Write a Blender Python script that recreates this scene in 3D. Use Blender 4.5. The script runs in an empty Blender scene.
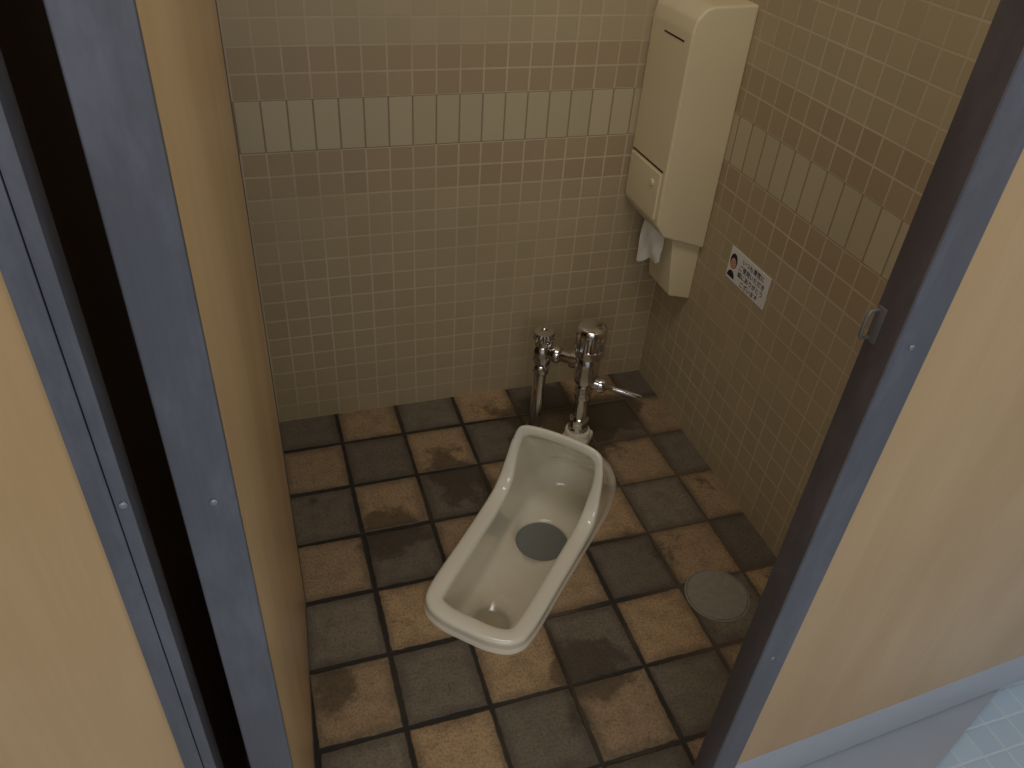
import bpy, bmesh, math, numpy as np
from mathutils import Matrix, Vector
COL=bpy.context.scene.collection
H=1.308; YB=1.602; XR=.983; X0=.128; Y0=1.486; PT=.1525; ZT=.796; ZB=.692; CEIL=2.45

# ---------------------------------------------------------------- materials
def srgb(r,g,b):
    f=lambda c:((c/255)/12.92 if c/255<=.04045 else ((c/255+.055)/1.055)**2.4)
    return (f(r),f(g),f(b),1)
class NT:
    def __init__(s,name):
        s.m=bpy.data.materials.new(name); s.m.use_nodes=True; s.t=s.m.node_tree
        s.b=s.t.nodes['Principled BSDF']; s.L=s.t.links
    def link(s,a,b):
        s.L.new(a,b)
    def put(s,sock,v):
        if isinstance(v,bpy.types.NodeSocket): s.L.new(v,sock)
        else: sock.default_value=v
    def math(s,op,a,b=0,c=0,clamp=False):
        n=s.t.nodes.new('ShaderNodeMath'); n.operation=op; n.use_clamp=clamp
        s.put(n.inputs[0],a); s.put(n.inputs[1],b); s.put(n.inputs[2],c); return n.outputs[0]
    def mix(s,f,a,b,mode='MIX'):
        n=s.t.nodes.new('ShaderNodeMix'); n.data_type='RGBA'; n.blend_type=mode
        s.put(n.inputs[0],f); s.put(n.inputs[6],a); s.put(n.inputs[7],b); return n.outputs[2]
    def step(s,x,lo,hi):
        n=s.t.nodes.new('ShaderNodeMapRange'); n.interpolation_type='SMOOTHSTEP'
        s.put(n.inputs[0],x); n.inputs[1].default_value=lo; n.inputs[2].default_value=hi
        return n.outputs[0]
    def coord(s,scale=None):
        n=s.t.nodes.new('ShaderNodeTexCoord'); o=n.outputs['Object']
        if scale:
            m=s.t.nodes.new('ShaderNodeMapping'); m.inputs['Scale'].default_value=scale
            s.link(o,m.inputs[0]); o=m.outputs[0]
        return o
    def xyz(s,o):
        n=s.t.nodes.new('ShaderNodeSeparateXYZ'); s.link(o,n.inputs[0]); return n.outputs
    def comb(s,x,y,z=0):
        n=s.t.nodes.new('ShaderNodeCombineXYZ'); s.put(n.inputs[0],x); s.put(n.inputs[1],y); s.put(n.inputs[2],z); return n.outputs[0]
    def noise(s,o,scale,detail=3,rough=.55,dist=0):
        n=s.t.nodes.new('ShaderNodeTexNoise'); s.link(o,n.inputs['Vector']); n.inputs['Scale'].default_value=scale
        n.inputs['Detail'].default_value=detail; n.inputs['Roughness'].default_value=rough; n.inputs['Distortion'].default_value=dist
        return n.outputs[0]
    def white(s,o):
        n=s.t.nodes.new('ShaderNodeTexWhiteNoise'); s.link(o,n.inputs['Vector']); return n.outputs[0]
    def bump(s,h,strength=.5,dist=.002):
        n=s.t.nodes.new('ShaderNodeBump'); n.inputs['Strength'].default_value=strength; n.inputs['Distance'].default_value=dist
        s.link(h,n.inputs['Height']); s.link(n.outputs[0],s.b.inputs['Normal'])
    def P(s,**k):
        for a,v in k.items(): s.put(s.b.inputs[a.replace('_',' ')],v)
        return s.m
def flat(name,col,rough=.5,metal=0,coat=0,var=.08,scale=30,bump=0):
    n=NT(name); o=n.coord(); f=n.noise(o,scale,4)
    d=tuple(c*(1-var*2) for c in col[:3])+(1,)
    n.P(Base_Color=n.mix(f,d,col),Roughness=rough,Metallic=metal,Coat_Weight=coat)
    if bump: n.bump(f,bump,.002)
    return n.m
def cellf(n,x):
    fr=n.math('FRACT',x); return n.math('MINIMUM',fr,n.math('SUBTRACT',1,fr))
def wall_tiles(name,axis):
    n=NT(name); o=n.coord(); s=n.xyz(o)
    h=n.math('DIVIDE',n.math('SUBTRACT',XR if axis=='x' else YB, s[0] if axis=='x' else s[1]),.0497)
    z=s[2]
    above=n.math('GREATER_THAN',z,ZT); below=n.math('LESS_THAN',z,ZB)
    inb=n.math('SUBTRACT',1,n.math('ADD',above,below))
    va=n.math('DIVIDE',n.math('SUBTRACT',z,ZT),.0497); vb=n.math('DIVIDE',z,ZB/14); vm=n.math('DIVIDE',n.math('SUBTRACT',z,ZB),ZT-ZB)
    v=n.math('ADD',n.math('ADD',n.math('MULTIPLY',va,above),n.math('MULTIPLY',vb,below)),n.math('MULTIPLY',vm,inb))
    dh=n.math('MULTIPLY',cellf(n,h),.0497)
    dv=n.math('MULTIPLY',cellf(n,v),n.math('ADD',.0496,n.math('MULTIPLY',inb,ZT-ZB-.0496)))
    w=n.noise(o,60,2); d=n.math('ADD',n.math('MINIMUM',dh,dv),n.math('MULTIPLY',n.math('SUBTRACT',w,.5),.0008))
    tile=n.step(d,.0010,.0025)
    rnd=n.white(n.comb(n.math('FLOOR',h),n.math('FLOOR',v),n.math('ADD',above,n.math('MULTIPLY',inb,2))))
    mid=(ZT+ZB)/2
    near=n.math('LESS_THAN',n.math('ABSOLUTE',n.math('SUBTRACT',z,mid)),(ZT-ZB)/2+.0995)
    c=n.mix(near,n.mix(above,srgb(180,161,125),srgb(184,166,131)),srgb(175,153,119))
    c=n.mix(inb,c,srgb(196,181,146))
    c=n.mix(n.math('MULTIPLY',rnd,.15),c,srgb(130,111,84))
    patchy=n.noise(o,2.5,4); low=n.step(z,.25,-.02)  # uneven noise; tiles and grout get browner towards the floor
    c=n.mix(n.math('MULTIPLY',low,n.math('MULTIPLY',patchy,.25)),c,srgb(90,74,56))
    g=n.mix(inb,n.mix(n.step(patchy,.3,.7),srgb(202,187,156),srgb(184,167,136)),srgb(146,129,101))
    g=n.mix(n.math('MULTIPLY',low,.2),g,srgb(120,102,80))
    col=n.mix(tile,g,c)
    n.P(Base_Color=col,Roughness=n.math('SUBTRACT',.85,n.math('MULTIPLY',tile,.38)))
    n.bump(n.math('ADD',tile,n.math('MULTIPLY',n.noise(o,140,2),.12)),.22,.0012)
    return n.m
def floor_tiles():
    n=NT('stall_floor_tile'); o=n.coord(); s=n.xyz(o)
    h=n.math('DIVIDE',n.math('SUBTRACT',s[0],X0-10*PT),PT); v=n.math('DIVIDE',n.math('SUBTRACT',s[1],Y0-20*PT),PT)
    fh=n.math('FLOOR',h); fv=n.math('FLOOR',v)
    par=n.math('MODULO',n.math('ADD',fh,fv),2)
    d=n.math('MULTIPLY',n.math('MINIMUM',cellf(n,h),cellf(n,v)),PT)
    w=n.noise(o,45,3); wl=n.noise(o,4,2)
    d=n.math('ADD',d,n.math('MULTIPLY',n.math('SUBTRACT',w,.5),.005)); d=n.math('ADD',d,n.math('MULTIPLY',n.math('SUBTRACT',wl,.45),.008))
    lf=n.step(s[0],.55,.15); d=n.math('SUBTRACT',d,n.math('MULTIPLY',lf,.001))
    tile=n.step(d,.0026,.0060)
    rnd=n.white(n.comb(fh,fv,3)); rnd2=n.white(n.comb(fh,fv,7))
    light=n.mix(rnd,srgb(184,151,110),srgb(158,132,99)); dark=n.mix(rnd2,srgb(130,117,98),srgb(102,91,76))
    c=n.mix(par,light,dark)
    mott=n.noise(o,26,5,.7); c=n.mix(n.math('MULTIPLY',n.step(mott,.4,.7),.34),c,srgb(76,62,46))
    sp=n.noise(o,190,4,.75); c=n.mix(n.step(sp,.40,.72),c,n.mix(.55,c,srgb(52,42,31)))
    big=n.noise(o,6,7,.7,.2)
    spots=None
    for (px,py,pr,k) in ((.66,1.42,.26,1.0),(.47,.74,.11,.9),(.20,1.18,.16,.8),(.36,1.30,.18,.7),(.72,1.05,.14,.5),(.02,.85,.10,.7),(.42,.66,.08,.7),(.80,1.45,.2,.8)):
        dd=n.math('SQRT',n.math('ADD',n.math('POWER',n.math('SUBTRACT',s[0],px),2),n.math('POWER',n.math('SUBTRACT',s[1],py),2)))
        q=n.math('MULTIPLY',n.math('SUBTRACT',1,n.step(dd,0,pr)),k)
        spots=q if spots is None else n.math('MAXIMUM',spots,q)
    st=n.step(n.math('ADD',n.math('MULTIPLY',spots,.38),big),.60,.70)
    c=n.mix(n.math('MULTIPLY',st,.66),c,srgb(50,39,29))
    edge=n.math('SUBTRACT',1,n.step(n.math('ADD',d,n.math('MULTIPLY',n.math('SUBTRACT',big,.5),.05)),.004,.026))
    c=n.mix(n.math('MULTIPLY',edge,.40),c,srgb(50,41,32))
    g=n.mix(n.step(n.noise(o,3.5,3),.44,.68),srgb(34,28,21),srgb(84,70,54))
    g=n.mix(n.math('MULTIPLY',lf,.7),g,srgb(32,26,20))
    rx=n.step(s[0],.55,.8); g=n.mix(n.math('MULTIPLY',rx,.7),g,srgb(98,82,63))
    n.P(Base_Color=n.mix(tile,g,c),Roughness=n.math('SUBTRACT',.72,n.math('MULTIPLY',st,.3)))
    n.bump(n.math('ADD',tile,n.math('MULTIPLY',sp,.5)),.7,.003)
    return n.m
def blue_tiles():
    n=NT('pale_blue_mosaic'); o=n.coord(); s=n.xyz(o)
    h=n.math('DIVIDE',s[0],.05); v=n.math('DIVIDE',s[1],.05)
    d=n.math('MULTIPLY',n.math('MINIMUM',cellf(n,h),cellf(n,v)),.05); t=n.step(d,.001,.003)
    c=n.mix(n.white(n.comb(n.math('FLOOR',h),n.math('FLOOR',v))),srgb(184,203,218),srgb(192,210,224))
    n.P(Base_Color=n.mix(t,srgb(206,218,226),c),Roughness=.4); n.bump(t,.3,.0015); return n.m
def wood(name,a,b,sc=(9,9,1.0)):
    n=NT(name); o=n.coord(sc); f=n.noise(o,1.6,4,.5,.5); o2=n.coord((60,60,2.5)); f2=n.noise(o2,4,3)
    o3=n.coord(); f3=n.noise(o3,5,4)
    c=n.mix(n.step(f,.2,.8),a,b); c=n.mix(n.math('MULTIPLY',f2,.28),c,tuple(x*.6 for x in b[:3])+(1,))
    c=n.mix(n.math('MULTIPLY',n.step(f3,.35,.7),.22),c,tuple(x*.85 for x in b[:3])+(1,))
    n.P(Base_Color=c,Roughness=.36,Coat_Weight=.25,Coat_Roughness=.3); return n.m
def brushed(name,col,rough=.42,metal=.45):
    n=NT(name); o=n.coord((120,120,1.5)); f=n.noise(o,4,3); g=n.noise(n.coord((1,1,.35)),14,6,.7)
    c=n.mix(f,tuple(x*.8 for x in col[:3])+(1,),col); c=n.mix(n.math('MULTIPLY',n.step(g,.42,.7),.45),c,tuple(min(1,x*1.7) for x in col[:3])+(1,))
    n.P(Base_Color=c,Metallic=metal,Roughness=n.math('MULTIPLY_ADD',g,.3,rough-.15)); return n.m
def ceramic():
    n=NT('cream_ceramic'); o=n.coord(); s=n.xyz(o)
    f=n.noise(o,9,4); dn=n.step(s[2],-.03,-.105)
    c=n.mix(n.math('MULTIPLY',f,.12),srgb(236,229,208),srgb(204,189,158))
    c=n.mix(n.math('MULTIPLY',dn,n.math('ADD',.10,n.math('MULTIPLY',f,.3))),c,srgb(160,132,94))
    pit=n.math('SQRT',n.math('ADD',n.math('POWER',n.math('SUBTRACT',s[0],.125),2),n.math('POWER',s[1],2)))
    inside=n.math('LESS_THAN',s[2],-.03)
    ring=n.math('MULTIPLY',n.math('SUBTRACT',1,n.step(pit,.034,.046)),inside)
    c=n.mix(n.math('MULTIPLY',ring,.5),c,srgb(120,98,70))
    sp=n.noise(o,55,2,.5); c=n.mix(n.math('MULTIPLY',n.step(sp,.77,.80),.7),c,srgb(110,70,40))
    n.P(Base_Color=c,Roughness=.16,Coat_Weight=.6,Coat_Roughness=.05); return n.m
M_back=wall_tiles('back_wall_tile','x'); M_right=wall_tiles('side_wall_tile','y'); M_floor=floor_tiles(); M_blue=blue_tiles()
M_woodP=wood('pale_birch_laminate',srgb(206,172,126),srgb(192,155,106)); M_woodL=wood('tan_birch_laminate',srgb(208,172,124),srgb(192,154,104))
M_woodD=wood('honey_birch_laminate',srgb(214,180,132),srgb(196,158,108))
M_steel=brushed('blue_grey_steel',srgb(106,106,112)); M_steelD=brushed('dark_bronze_steel',srgb(92,83,82),.5,.4)
M_chrome=NT('chrome'); f=M_chrome.noise(M_chrome.coord(),40,3); M_chrome=M_chrome.P(Base_Color=(.68,.67,.66,1),Metallic=1.0,Roughness=M_chrome.math('MULTIPLY_ADD',f,.12,.05))
M_cer=ceramic(); M_plas=flat('cream_plastic',srgb(230,214,174),.38,0,.1,.03,8)
M_dark=flat('dark_gap',srgb(20,16,12),.8); M_paper=flat('tissue_paper',srgb(248,245,236),.9,var=.02)
M_conc=flat('grey_threshold_steel',srgb(178,182,190),.45,.1,var=.06,scale=12); M_ceil=flat('ceiling_paint',srgb(175,167,154),.9)
M_cover=flat('grey_cover_resin',srgb(158,149,132),.8,0,0,.22,70,.3); M_water=flat('still_water',srgb(122,122,116),.3,0,0,.02,6)
M_white=flat('sticker_white',srgb(232,226,222),.4,var=.02); M_ink=flat('ink_black',srgb(30,26,30),.6); M_skin=flat('ink_skin',srgb(214,160,128),.6); M_red=flat('ink_red',srgb(150,60,60),.6)
M_screw=flat('screw_steel',srgb(150,152,156),.35,.7); M_dull=flat('dull_steel',srgb(110,104,100),.5,.4)
M_shadewood=flat('shaded_laminate',srgb(96,66,46),.6)  # shade behind the open door put into the partition's wood colour

# ---------------------------------------------------------------- helpers
def mesh(name,verts,faces,mat,smooth=False,parent=None,bev=0,seg=3,auto=None):
    me=bpy.data.meshes.new(name); me.from_pydata([tuple(map(float,v)) for v in verts],[],faces)
    bm=bmesh.new(); bm.from_mesh(me); bmesh.ops.remove_doubles(bm,verts=bm.verts,dist=1e-6)
    bmesh.ops.recalc_face_normals(bm,faces=bm.faces)
    if bev: bmesh.ops.bevel(bm,geom=bm.edges[:],offset=bev,segments=seg,profile=.6,affect='EDGES',clamp_overlap=True)
    for f in bm.faces: f.smooth=smooth
    bm.to_mesh(me); bm.free(); me.materials.append(mat)
    if smooth and auto: me.set_sharp_from_angle(angle=math.radians(auto))
    ob=bpy.data.objects.new(name,me); COL.objects.link(ob)
    if parent: ob.parent=parent
    return ob
def box(name,a,b,mat,parent=None,bev=0,seg=2):
    (x0,y0,z0),(x1,y1,z1)=a,b
    v=[(x0,y0,z0),(x1,y0,z0),(x1,y1,z0),(x0,y1,z0),(x0,y0,z1),(x1,y0,z1),(x1,y1,z1),(x0,y1,z1)]
    f=[(0,1,2,3),(4,5,6,7),(0,1,5,4),(1,2,6,5),(2,3,7,6),(3,0,4,7)]
    return mesh(name,v,f,mat,bev>0,parent,bev,seg,40)
def lathe(name,base,axis,prof,mat,parent=None,n=40,auto=40,flute=None):
    ax=Vector(axis).normalized(); u=ax.orthogonal().normalized(); w=ax.cross(u); B=Vector(base)
    V=[];F=[]
    for (r,z) in prof:
        for i in range(n):
            a=2*math.pi*i/n; rr=max(r,1e-5)
            if flute and flute[0]<=z<=flute[1] and (i//2)%2: rr*=.88
            V.append(B+ax*z+(u*math.cos(a)+w*math.sin(a))*rr)
    for k in range(len(prof)-1):
        for i in range(n): j=(i+1)%n; F.append((k*n+i,k*n+j,(k+1)*n+j,(k+1)*n+i))
    F.append(tuple(range(n))); F.append(tuple((len(prof)-1)*n+i for i in range(n)))
    return mesh(name,V,F,mat,True,parent,auto=auto)
def empty(name,loc,label=None,cat=None,rot=0):
    e=bpy.data.objects.new(name,None); e.empty_display_size=.05; e.location=loc; e.rotation_euler=(0,0,rot); COL.objects.link(e)
    if label: e['label']=label; e['category']=cat
    return e
def struct(o): o['kind']='structure'; return o
def keep(o,par):
    o.parent=par; o.matrix_parent_inverse=Matrix.Translation(-Vector(par.location)); return o

# ---------------------------------------------------------------- toilet
A=Vector((.6919,.7220,0)); N=Vector((.7220,-.6919,0)); NEAR=.814; CN=-.406
TO=A*NEAR+N*CN
ST=[ # base s,w ; lip s,w,z ; hood factor
 (0,0, 0,0,.024,0),(.003,.058,.003,.058,.024,0),(.022,.098,.022,.098,.024,0),(.066,.114,.066,.114,.024,0),
 (.20,.118,.20,.118,.024,0),(.33,.122,.33,.121,.030,0),(.41,.125,.378,.120,.052,.35),(.48,.124,.402,.115,.102,.85),
 (.55,.108,.416,.107,.156,1),(.598,.066,.424,.086,.192,1),(.615,0,.430,0,.198,1)]
def interp(n):
    P=np.array(ST); fl=np.array([1,-1,1,-1,1,1]); ext=np.array([P[1]*fl]+list(P)+[P[-2]*fl]); out=[]
    for k in range(len(P)-1):
        for j in range(n):
            t=j/n; a,b,c,d=ext[k],ext[k+1],ext[k+2],ext[k+3]
            out.append(.5*((2*b)+(-a+c)*t+(2*a-5*b+4*c-d)*t*t+(-a+3*b-3*c+d)*t**3))
    out.append(P[-1]); return np.array(out)
half=interp(7); oth=half[1:-1][::-1]*np.array([1,-1,1,-1,1,1]); LP=np.vstack([half,oth]); n=len(LP)
Bp=LP[:,:2]; Lp=LP[:,2:5]; hf=np.clip(LP[:,5],0,1)
tan=np.roll(Bp,-1,0)-np.roll(Bp,1,0); tan/=np.linalg.norm(tan,axis=1)[:,None]
nin=np.stack([tan[:,1],-tan[:,0]],1)
if ((nin*(np.array([.3,0])-Bp)).sum(1)).mean()<0: nin=-nin
rings=[]
def v3(p,z): return np.column_stack([p,np.full(len(p),z) if np.isscalar(z) else z])
rings.append(v3(Bp-nin*.003,0.0)); rings.append(v3(Bp-nin*.003,0.006))
B3=v3(Bp+nin*(.004*hf[:,None]),0.010+.012*hf)
Cp=Bp*(1-.62*hf[:,None])+Lp[:,:2]*(.62*hf[:,None]); C=np.column_stack([Cp,Lp[:,2]*(1-hf)+.045*hf])
C[:,1]*=(1-.04*hf)
for t in np.linspace(0,1,10): rings.append((1-t)**2*B3+2*t*(1-t)*C+t*t*Lp)
dlow=v3(nin,0.0); r=np.sqrt(Lp[:,1]**2+(Lp[:,2]-.03)**2)+1e-6
dh=np.column_stack([np.zeros(n),-Lp[:,1]/r,-(Lp[:,2]-.03)/r]); D=dlow*(1-hf[:,None])+dh*hf[:,None]; D/=np.linalg.norm(D,axis=1)[:,None]
bl=np.array([0,0,1.]); bh=np.array([-.95,0,.3]); Bd=bl*(1-hf[:,None])+bh*hf[:,None]; Bd/=np.linalg.norm(Bd,axis=1)[:,None]
RW=.036-.008*hf
for fr,ht in ((.03,.45),(.09,.75),(.20,.95),(.35,1.0),(.55,1.0),(.75,.93),(.90,.70),(.97,.4)):
    rings.append(Lp+D*(RW*fr)[:,None]+Bd*(.008*ht))
Li=Lp+D*RW[:,None]; rings.append(Li)
W=v3(Bp+nin*.038,0.0); cp=W[:,:2]*(1-.42*hf[:,None])+Li[:,:2]*(.42*hf[:,None]); C2=np.column_stack([cp,Li[:,2]*(1-hf)+.045*hf])
for t in np.linspace(.12,1,9): rings.append((1-t)**2*Li+2*t*(1-t)*C2+t*t*W)
for od,z in ((.039,-.025),(.041,-.050),(.044,-.068),(.049,-.079),(.055,-.083)): rings.append(v3(Bp+nin*od,z))
last=rings[-1]; sc=np.array([.384,0]); ang=np.arctan2(last[:,1],last[:,0]-sc[0]); RS=.062
circ=np.column_stack([sc[0]+RS*np.cos(ang),RS*np.sin(ang),np.full(n,-.096)])
for t in np.linspace(.08,1,13):
    rr=last*(1-t)+circ*t; g=1/(1+np.exp((np.sqrt((rr[:,0]-.125)**2+rr[:,1]**2)-.042)/.003)); rr[:,2]-=.018*g; rings.append(rr)
for R_,z in ((RS-.001,-.104),(RS-.005,-.125),(.03,-.135),(.0005,-.137)):
    rings.append(np.column_stack([sc[0]+R_*np.cos(ang),R_*np.sin(ang),np.full(n,z)]))
toilet=empty('squat_toilet',TO,'cream ceramic squat toilet with raised hood set in tiled floor','toilet')
yaw=math.atan2(A.y,A.x); toilet.rotation_euler=(0,0,yaw)
V=[];F=[]
for R_ in rings:
    for p in R_: V.append((p[0],-p[1],p[2]))
for k in range(len(rings)-1):
    for i in range(n): j=(i+1)%n; F.append((k*n+i,k*n+j,(k+1)*n+j,(k+1)*n+i))
bowl=mesh('bowl',V,F,M_cer,True,toilet)
def tl(p):
    d=Vector(p)-TO; return (d.dot(A),-d.dot(N),p[2])
vl=tl((.690,1.350,0))
spud=box('inlet_spud',(.588,vl[1]-.034,0.0),(vl[0]+.036,vl[1]+.034,.034),M_cer,toilet,.013,4)
lathe('inlet_collar',(vl[0],vl[1],.026),(0,0,1),[(.032,0),(.032,.018),(.030,.022),(.020,.023)],M_cer,toilet)
wv=[(sc[0]+(RS-.0015)*math.cos(a),(RS-.0015)*math.sin(a),-.101) for a in np.linspace(0,2*math.pi,64,endpoint=False)]
water=mesh('trap_water',wv,[tuple(range(64))],M_water,False,toilet); water['label']='still grey water standing in the trap'

# ---------------------------------------------------------------- floor with opening for the pan
hole=[TO+A*float(p[0])+N*float(p[1]) for p in (Bp+nin*.010)]
bm=bmesh.new(); FX0=-.135; FY0=.505
outer=[bm.verts.new(c) for c in ((FX0,FY0,0),(XR,FY0,0),(XR,YB,0),(FX0,YB,0))]
hv=[bm.verts.new((p.x,p.y,0)) for p in hole]
es=[bm.edges.new((outer[i],outer[(i+1)%4])) for i in range(4)]+[bm.edges.new((hv[i],hv[(i+1)%len(hv)])) for i in range(len(hv))]
bmesh.ops.triangle_fill(bm,use_beauty=True,use_dissolve=False,edges=es)
for f in bm.faces:
    if f.normal.z<0: f.normal_flip()
me=bpy.data.meshes.new('floor'); bm.to_mesh(me); bm.free(); me.materials.append(M_floor)
fl=bpy.data.objects.new('floor',me); COL.objects.link(fl); struct(fl)
struct(mesh('floor.001',[(-2.5,-2.5,-.012),(2.5,-2.5,-.012),(2.5,.9,-.012),(1.0,.9,-.012),(1.0,.5,-.012),(-2.5,.5,-.012)],[(0,1,2,3,4,5)],M_blue))
struct(mesh('trim_1',[(-1.6,.22,-.004),(.515,.22,-.004),(1.6,.643,-.004),(1.6,.70,-.004),(1.0,.70,-.004),(1.0,.52,-.004),(-1.6,.52,-.004)],[(0,1,2,3,4,5,6)],M_conc))

# ---------------------------------------------------------------- walls
struct(box('wall_back',(-.9,YB,0),(XR,YB+.08,CEIL),M_back))
struct(box('wall_right',(XR,.56,0),(XR+.08,YB+.08,CEIL),M_right))
struct(box('ceiling',(-2.5,-2.5,CEIL),(2.5,YB+.08,CEIL+.05),M_ceil))
part=struct(box('wall_left',(-.17,.49,0),(-.135,YB,2.0),M_shadewood))

# ---------------------------------------------------------------- front panels
def screw(par,loc,axis=(0,-1,0)):
    return lathe('screw',loc,axis,[(.0034,0),(.0034,.0006),(.0028,.0014),(.0013,.0018),(.0001,.0016)],M_screw,par,16)
PH=2.05
rp=empty('stall_partition',(.545,.457,0),'pale wood laminate front panel with blue-grey metal edging','partition',math.radians(3))
box('wood_panel',(.046,.002,.115),(1.3,.028,PH),M_woodP,rp,.001)
box('front_edging',(.0,-.0015,.0),(.048,.004,PH),M_steel,rp,.003,3)
box('end_edging',(-.002,-.001,.0),(.004,.033,PH),M_steelD,rp,.001)
box('kick_plate',(.046,.004,.0),(1.3,.026,.116),M_conc,rp,.001)
for z in (.42,.915,1.5): screw(rp,(.020,-.0015,z))
kb=box('latch_keeper',(-.0045,.020,.908),(-.001,.031,.946),M_dull,rp,.001)
lk=bpy.data.curves.new('latch_loop','CURVE'); lk.dimensions='3D'; lk.bevel_depth=.0018; s_=lk.splines.new('POLY'); pts=[(-.004,.028,.942),(-.013,.028,.942),(-.016,.028,.938),(-.016,.028,.916),(-.013,.028,.912),(-.004,.028,.912)]
s_.points.add(len(pts)-1)
for i,p in enumerate(pts): s_.points[i].co=(*p,1)
tmp=bpy.data.objects.new('latch_tmp',lk); COL.objects.link(tmp); bpy.context.view_layer.update()
lm=bpy.data.meshes.new_from_object(tmp.evaluated_get(bpy.context.evaluated_depsgraph_get())); bpy.data.objects.remove(tmp)
lm.materials.clear(); lm.materials.append(M_dull); lo=bpy.data.objects.new('latch_loop',lm); COL.objects.link(lo); lo.parent=kb
lp=empty('stall_partition.001',(-.113,.457,0),'honey wood front panel with ridged metal edging beside door gap','partition')
box('wood_panel',(-1.3,.002,.10),(-.025,.028,PH),M_woodL,lp,.001)
box('front_edging',(-.027,-.0015,0),(-.011,.003,PH),M_steel,lp,.001)
box('end_edging',(-.0105,-.0005,0),(.0,.031,PH),M_steel,lp,.001)
for z in (.88,1.6): screw(lp,(-.005,-.0005,z))

# ---------------------------------------------------------------- open door
dl=Vector((-.009+.044,1.02-.470,0)); L=dl.length; da=math.atan2(dl.y,dl.x)
door=box('door_1',(.004,-.0,.03),(L-.004,.038,PH-.03),M_woodD,None,.001); struct(door)
door.location=(-.044,.470,0); door.rotation_euler=(0,0,da)
box('hinge_edging',(-.001,-.001,.03),(.006,.041,PH-.03),M_steel,door,.002,3)
box('free_edging',(L-.006,-.001,.03),(L+.001,.039,PH-.03),M_steelD,door,.001)
box('bottom_strip',(.004,-.001,.02),(L-.004,.039,.036),M_steelD,door)  # dark strip along the door's lower edge
for z in (.30,.855,1.5): screw(door,(-.001,.016,z),(-1,0,0))

# ---------------------------------------------------------------- flush valve
fv=empty('flush_valve',(.607,1.43,0),'chrome flush valve with lever beside the toilet hood','flush valve')
def K(o): return keep(o,fv)
SP=(.607,1.43,0); VP_=(.690,1.350,0)
def wide(pr,k): return [(r*k,z) for r,z in pr]
K(lathe('supply_pipe',SP,(0,0,1),[(.024,0),(.024,.003),(.019,.007),(.0155,.010),(.0155,.185)],M_chrome))
K(lathe('stop_valve',(SP[0],SP[1],.180),(0,0,1),wide([(.0165,0),(.0185,.003),(.0185,.022),(.016,.026),(.021,.034),(.0225,.05),(.0225,.075),(.019,.082),(.0195,.084),(.0215,.088),(.0215,.0985),(.0225,.099),(.0225,.112),(.020,.117),(.008,.119),(.008,.117),(.0001,.117)],1.15),M_chrome,n=56,flute=(.0988,.113)))
K(lathe('valve_body',(VP_[0],VP_[1],.165),(0,0,1),wide([(.014,0),(.018,.003),(.018,.018),(.016,.024),(.0215,.034),(.024,.05),(.024,.10),(.0225,.104),(.027,.108),(.0285,.112),(.0285,.128),(.027,.130),(.0285,.1305),(.0285,.168),(.0285,.170),(.0285,.178),(.0275,.182),(.024,.1855),(.018,.1875),(.011,.1888),(.004,.1892),(.0001,.1893)],1.2),M_chrome,n=56,flute=(.1303,.168)))
K(lathe('flush_pipe',(VP_[0],VP_[1],.046),(0,0,1),[(.025,0),(.026,.004),(.026,.010),(.022,.014),(.022,.026),(.024,.030),(.024,.038),(.018,.044),(.0165,.048),(.0165,.096),(.019,.100),(.020,.104),(.020,.118),(.016,.122)],M_chrome))
cd=Vector(VP_)-Vector(SP); cl=cd.length
K(lathe('connecting_pipe',(SP[0],SP[1],.245),cd,[(.0145,.015),(.0145,.026),(.020,.028),(.0205,.030),(.0205,.044),(.019,.046),(.0135,.050),(.0135,.072),(.0195,.074),(.0195,.090),(.0155,.093),(.0155,cl)],M_chrome,n=24))
ld=Vector((.122,-.066,-.026)); ll=ld.length
K(lathe('lever',(VP_[0],VP_[1],.200),ld,[(.0145,.015),(.0145,.032),(.0185,.033),(.019,.036),(.019,.046),(.0175,.049),(.012,.052),(.007,.058),(.0062,.070),(.0068,.085),(.0072,.105),(.0072,.125),(.0068,ll-.004),(.005,ll),(.0001,ll)],M_chrome,n=24))

# ---------------------------------------------------------------- round cover in the floor
cv=empty('cleanout_cover',(.803,.835,0),'round grey cleanout cover set flush in the tiles','cover')
keep(lathe('rim',(.803,.835,-.001),(0,0,1),[(.067,0),(.067,.0022),(.0665,.0026),(.0635,.0026),(.0630,.0020),(.0630,.001)],M_cover,n=56),cv)
keep(lathe('lid',(.803,.835,-.001),(0,0,1),[(.0622,0),(.0622,.0024),(.0618,.0028),(.0001,.0032)],M_cover,n=56),cv)

# ---------------------------------------------------------------- paper dispenser
dp=empty('toilet_paper_dispenser',(XR,1.51,.7),'tall cream plastic toilet paper dispenser on corner wall','dispenser')
def prism(name,prof,y0,y1,mat,par,bev=.0,seg=4):
    k=len(prof); V=[(x,y0,z) for x,z in prof]+[(x,y1,z) for x,z in prof]
    F=[tuple(range(k)),tuple(range(k,2*k))]+[(i,(i+1)%k,k+(i+1)%k,k+i) for i in range(k)]
    return keep(mesh(name,V,F,mat,bev>0,None,bev,seg,35),par)
XF=.847
prism('housing',[(XR,.478),(.872,.515),(XF+.002,.545),(XF,.60),(XF,.950),(.852,.974),(.866,.991),(.885,.999),(XR,1.002)],1.424,1.597,M_plas,dp,.006,4)
keep(box('cover_slot',(XF-.0008,1.450,.929),(XF+.002,1.535,.932),M_dark),dp)
keep(box('cover_seam',(XF-.0012,1.438,.665),(XF+.002,1.588,.668),M_dark),dp)
keep(box('lower_flap',(XF-.004,1.440,.555),(XF+.004,1.588,.660),M_plas,None,.0015,3),dp)
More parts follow.
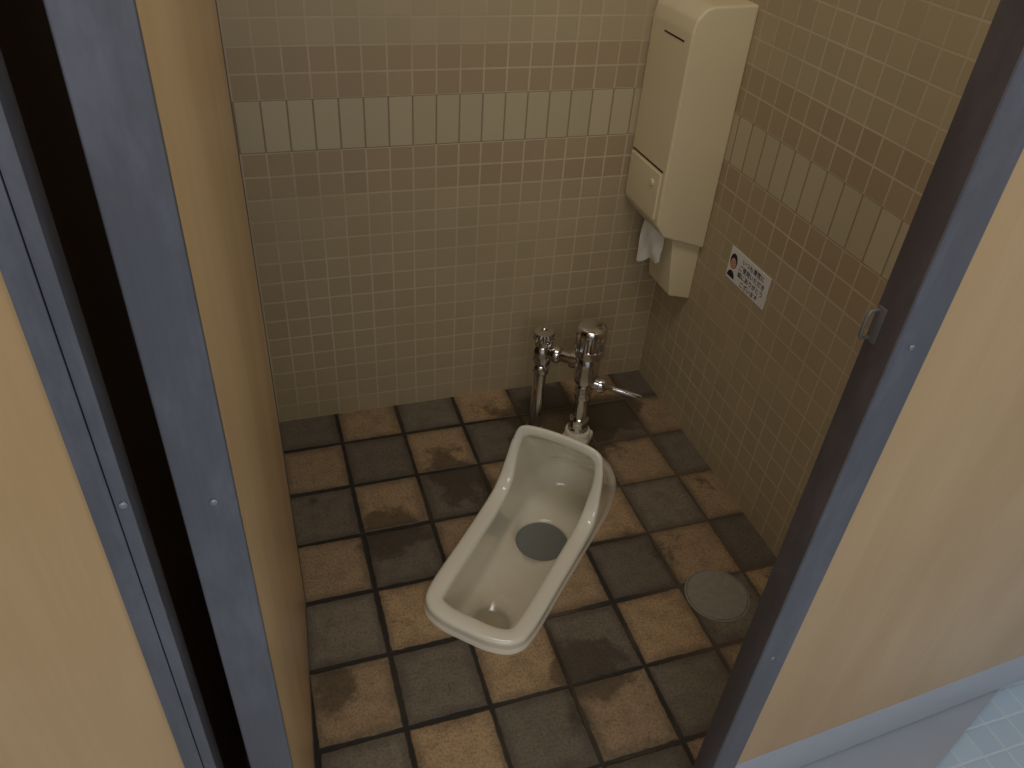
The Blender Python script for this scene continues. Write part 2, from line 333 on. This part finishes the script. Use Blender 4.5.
keep(lathe('lock_button',(XF-.004,1.470,.632),(-1,0,0),[(.008,0),(.008,.002),(.006,.004),(.0001,.004)],M_plas,n=24),dp)
prism('lower_chute',[(XR,.335),(.925,.350),(.918,.40),(.905,.50),(XR,.50)],1.437,1.550,M_plas,dp,.004,3)
V=[];F=[];nu,nv=26,24
for j in range(nv):
    for i in range(nu):
        u=i/(nu-1); t=j/(nv-1); y=1.442+.108*u; z=.530-(.085+.050*u+.006*math.sin(u*9))*t
        V.append((.888-.006*math.sin(t*3)+(.0035*math.sin(u*7+t*4)+.0018*math.sin(u*15-t*9))*(.3+.7*t),y,z))
for j in range(nv-1):
    for i in range(nu-1): a=j*nu+i; F.append((a,a+1,a+nu+1,a+nu))
tp=mesh('hanging_toilet_paper',V,F,M_paper,True); keep(tp,dp); tp['label']='crumpled white paper end hanging from the outlet'

# ---------------------------------------------------------------- sticker
sk=empty('notice_sticker',(XR,1.2415,.505),'white notice sticker with portrait and black writing on tiled wall','sticker')
keep(box('sticker_sheet',(XR-.0016,1.166,.468),(XR,1.317,.541),M_white),sk)
XS=XR-.0018
def disc(name,cy,cz,ry,rz,mat,dx=0,a0=0,a1=360):
    nn=32; V=[(XS-dx,cy-ry*math.cos(math.radians(a0+(a1-a0)*i/nn)),cz+rz*math.sin(math.radians(a0+(a1-a0)*i/nn))) for i in range(nn+1)]
    return keep(mesh(name,V,[tuple(range(nn+1))],mat),sk)
disc('portrait_clothes',1.299,.474,.014,.016,M_ink,0,0,180)
disc('portrait_hair',1.299,.512,.0135,.018,M_ink,.0001)
disc('portrait_face',1.299,.507,.0100,.0125,M_skin,.0002)
for yy in (1.3028,1.2952): disc('portrait_eye',yy,.509,.0014,.0012,M_ink,.0003)
disc('portrait_mouth',1.299,.5005,.0030,.0011,M_red,.0003)
rot=Matrix(((0,0,-1,0),(-1,0,0,0),(0,1,0,0),(0,0,0,1)))
for i,(tx,sz) in enumerate((('いつも清潔に',.0135),('ご使用いただき',.0135),('誠にありがとう',.0135),('ございます',.0135))):
    cu=bpy.data.curves.new('lettering','FONT'); cu.body=tx; cu.size=sz*1.05; cu.align_x='CENTER'; cu.offset=.0001; cu.extrude=.0001
    tmp=bpy.data.objects.new('lettering_tmp',cu); COL.objects.link(tmp); bpy.context.view_layer.update()
    lm=bpy.data.meshes.new_from_object(tmp.evaluated_get(bpy.context.evaluated_depsgraph_get())); bpy.data.objects.remove(tmp)
    lm.materials.clear(); lm.materials.append(M_ink); lm.transform(Matrix.Translation((XS-.0002,1.226,.5225-i*.0165))@rot)
    o=bpy.data.objects.new('lettering',lm); COL.objects.link(o); keep(o,sk)

# ---------------------------------------------------------------- camera
R=np.array([[0.95013,-0.30532,0.06355],[-0.13658,-0.59059,-0.79533],[0.28036,0.74698,-0.60284]])
cam=bpy.data.cameras.new('camera'); cam.lens=789.4/1024*36; cam.sensor_width=36; cam.clip_start=.02
co=bpy.data.objects.new('camera',cam); COL.objects.link(co); bpy.context.scene.camera=co
m=Matrix.Identity(4)
for i in range(3): m[i][0]=R[0][i]; m[i][1]=-R[1][i]; m[i][2]=-R[2][i]
m[2][3]=H; co.matrix_world=m

# ---------------------------------------------------------------- lights
def area(name,loc,target,size,power,col):
    l=bpy.data.lights.new(name,'AREA'); l.shape='RECTANGLE'; l.size=size[0]; l.size_y=size[1]; l.energy=power; l.color=col
    o=bpy.data.objects.new(name,l); COL.objects.link(o); o.location=loc
    o.rotation_euler=(Vector(target)-Vector(loc)).to_track_quat('-Z','Y').to_euler(); return o
area('window_light',(-.5,-1.8,2.1),(.5,1.0,.4),(1.6,.9),17,(.98,.98,1.0))
area('side_fill_light',(1.6,-1.2,1.7),(0,.7,.9),(.8,.8),5,(.92,.95,1.0))  # added weak fill from the right, not an actual window
area('ceiling_light',(.25,.60,2.42),(.45,.9,0),(.9,.5),9,(1.0,.97,.91))
w=bpy.data.worlds.new('world'); bpy.context.scene.world=w; w.use_nodes=True
w.node_tree.nodes['Background'].inputs[0].default_value=(.90,.94,1,1); w.node_tree.nodes['Background'].inputs[1].default_value=.36
bpy.context.scene.view_settings.view_transform='Standard'
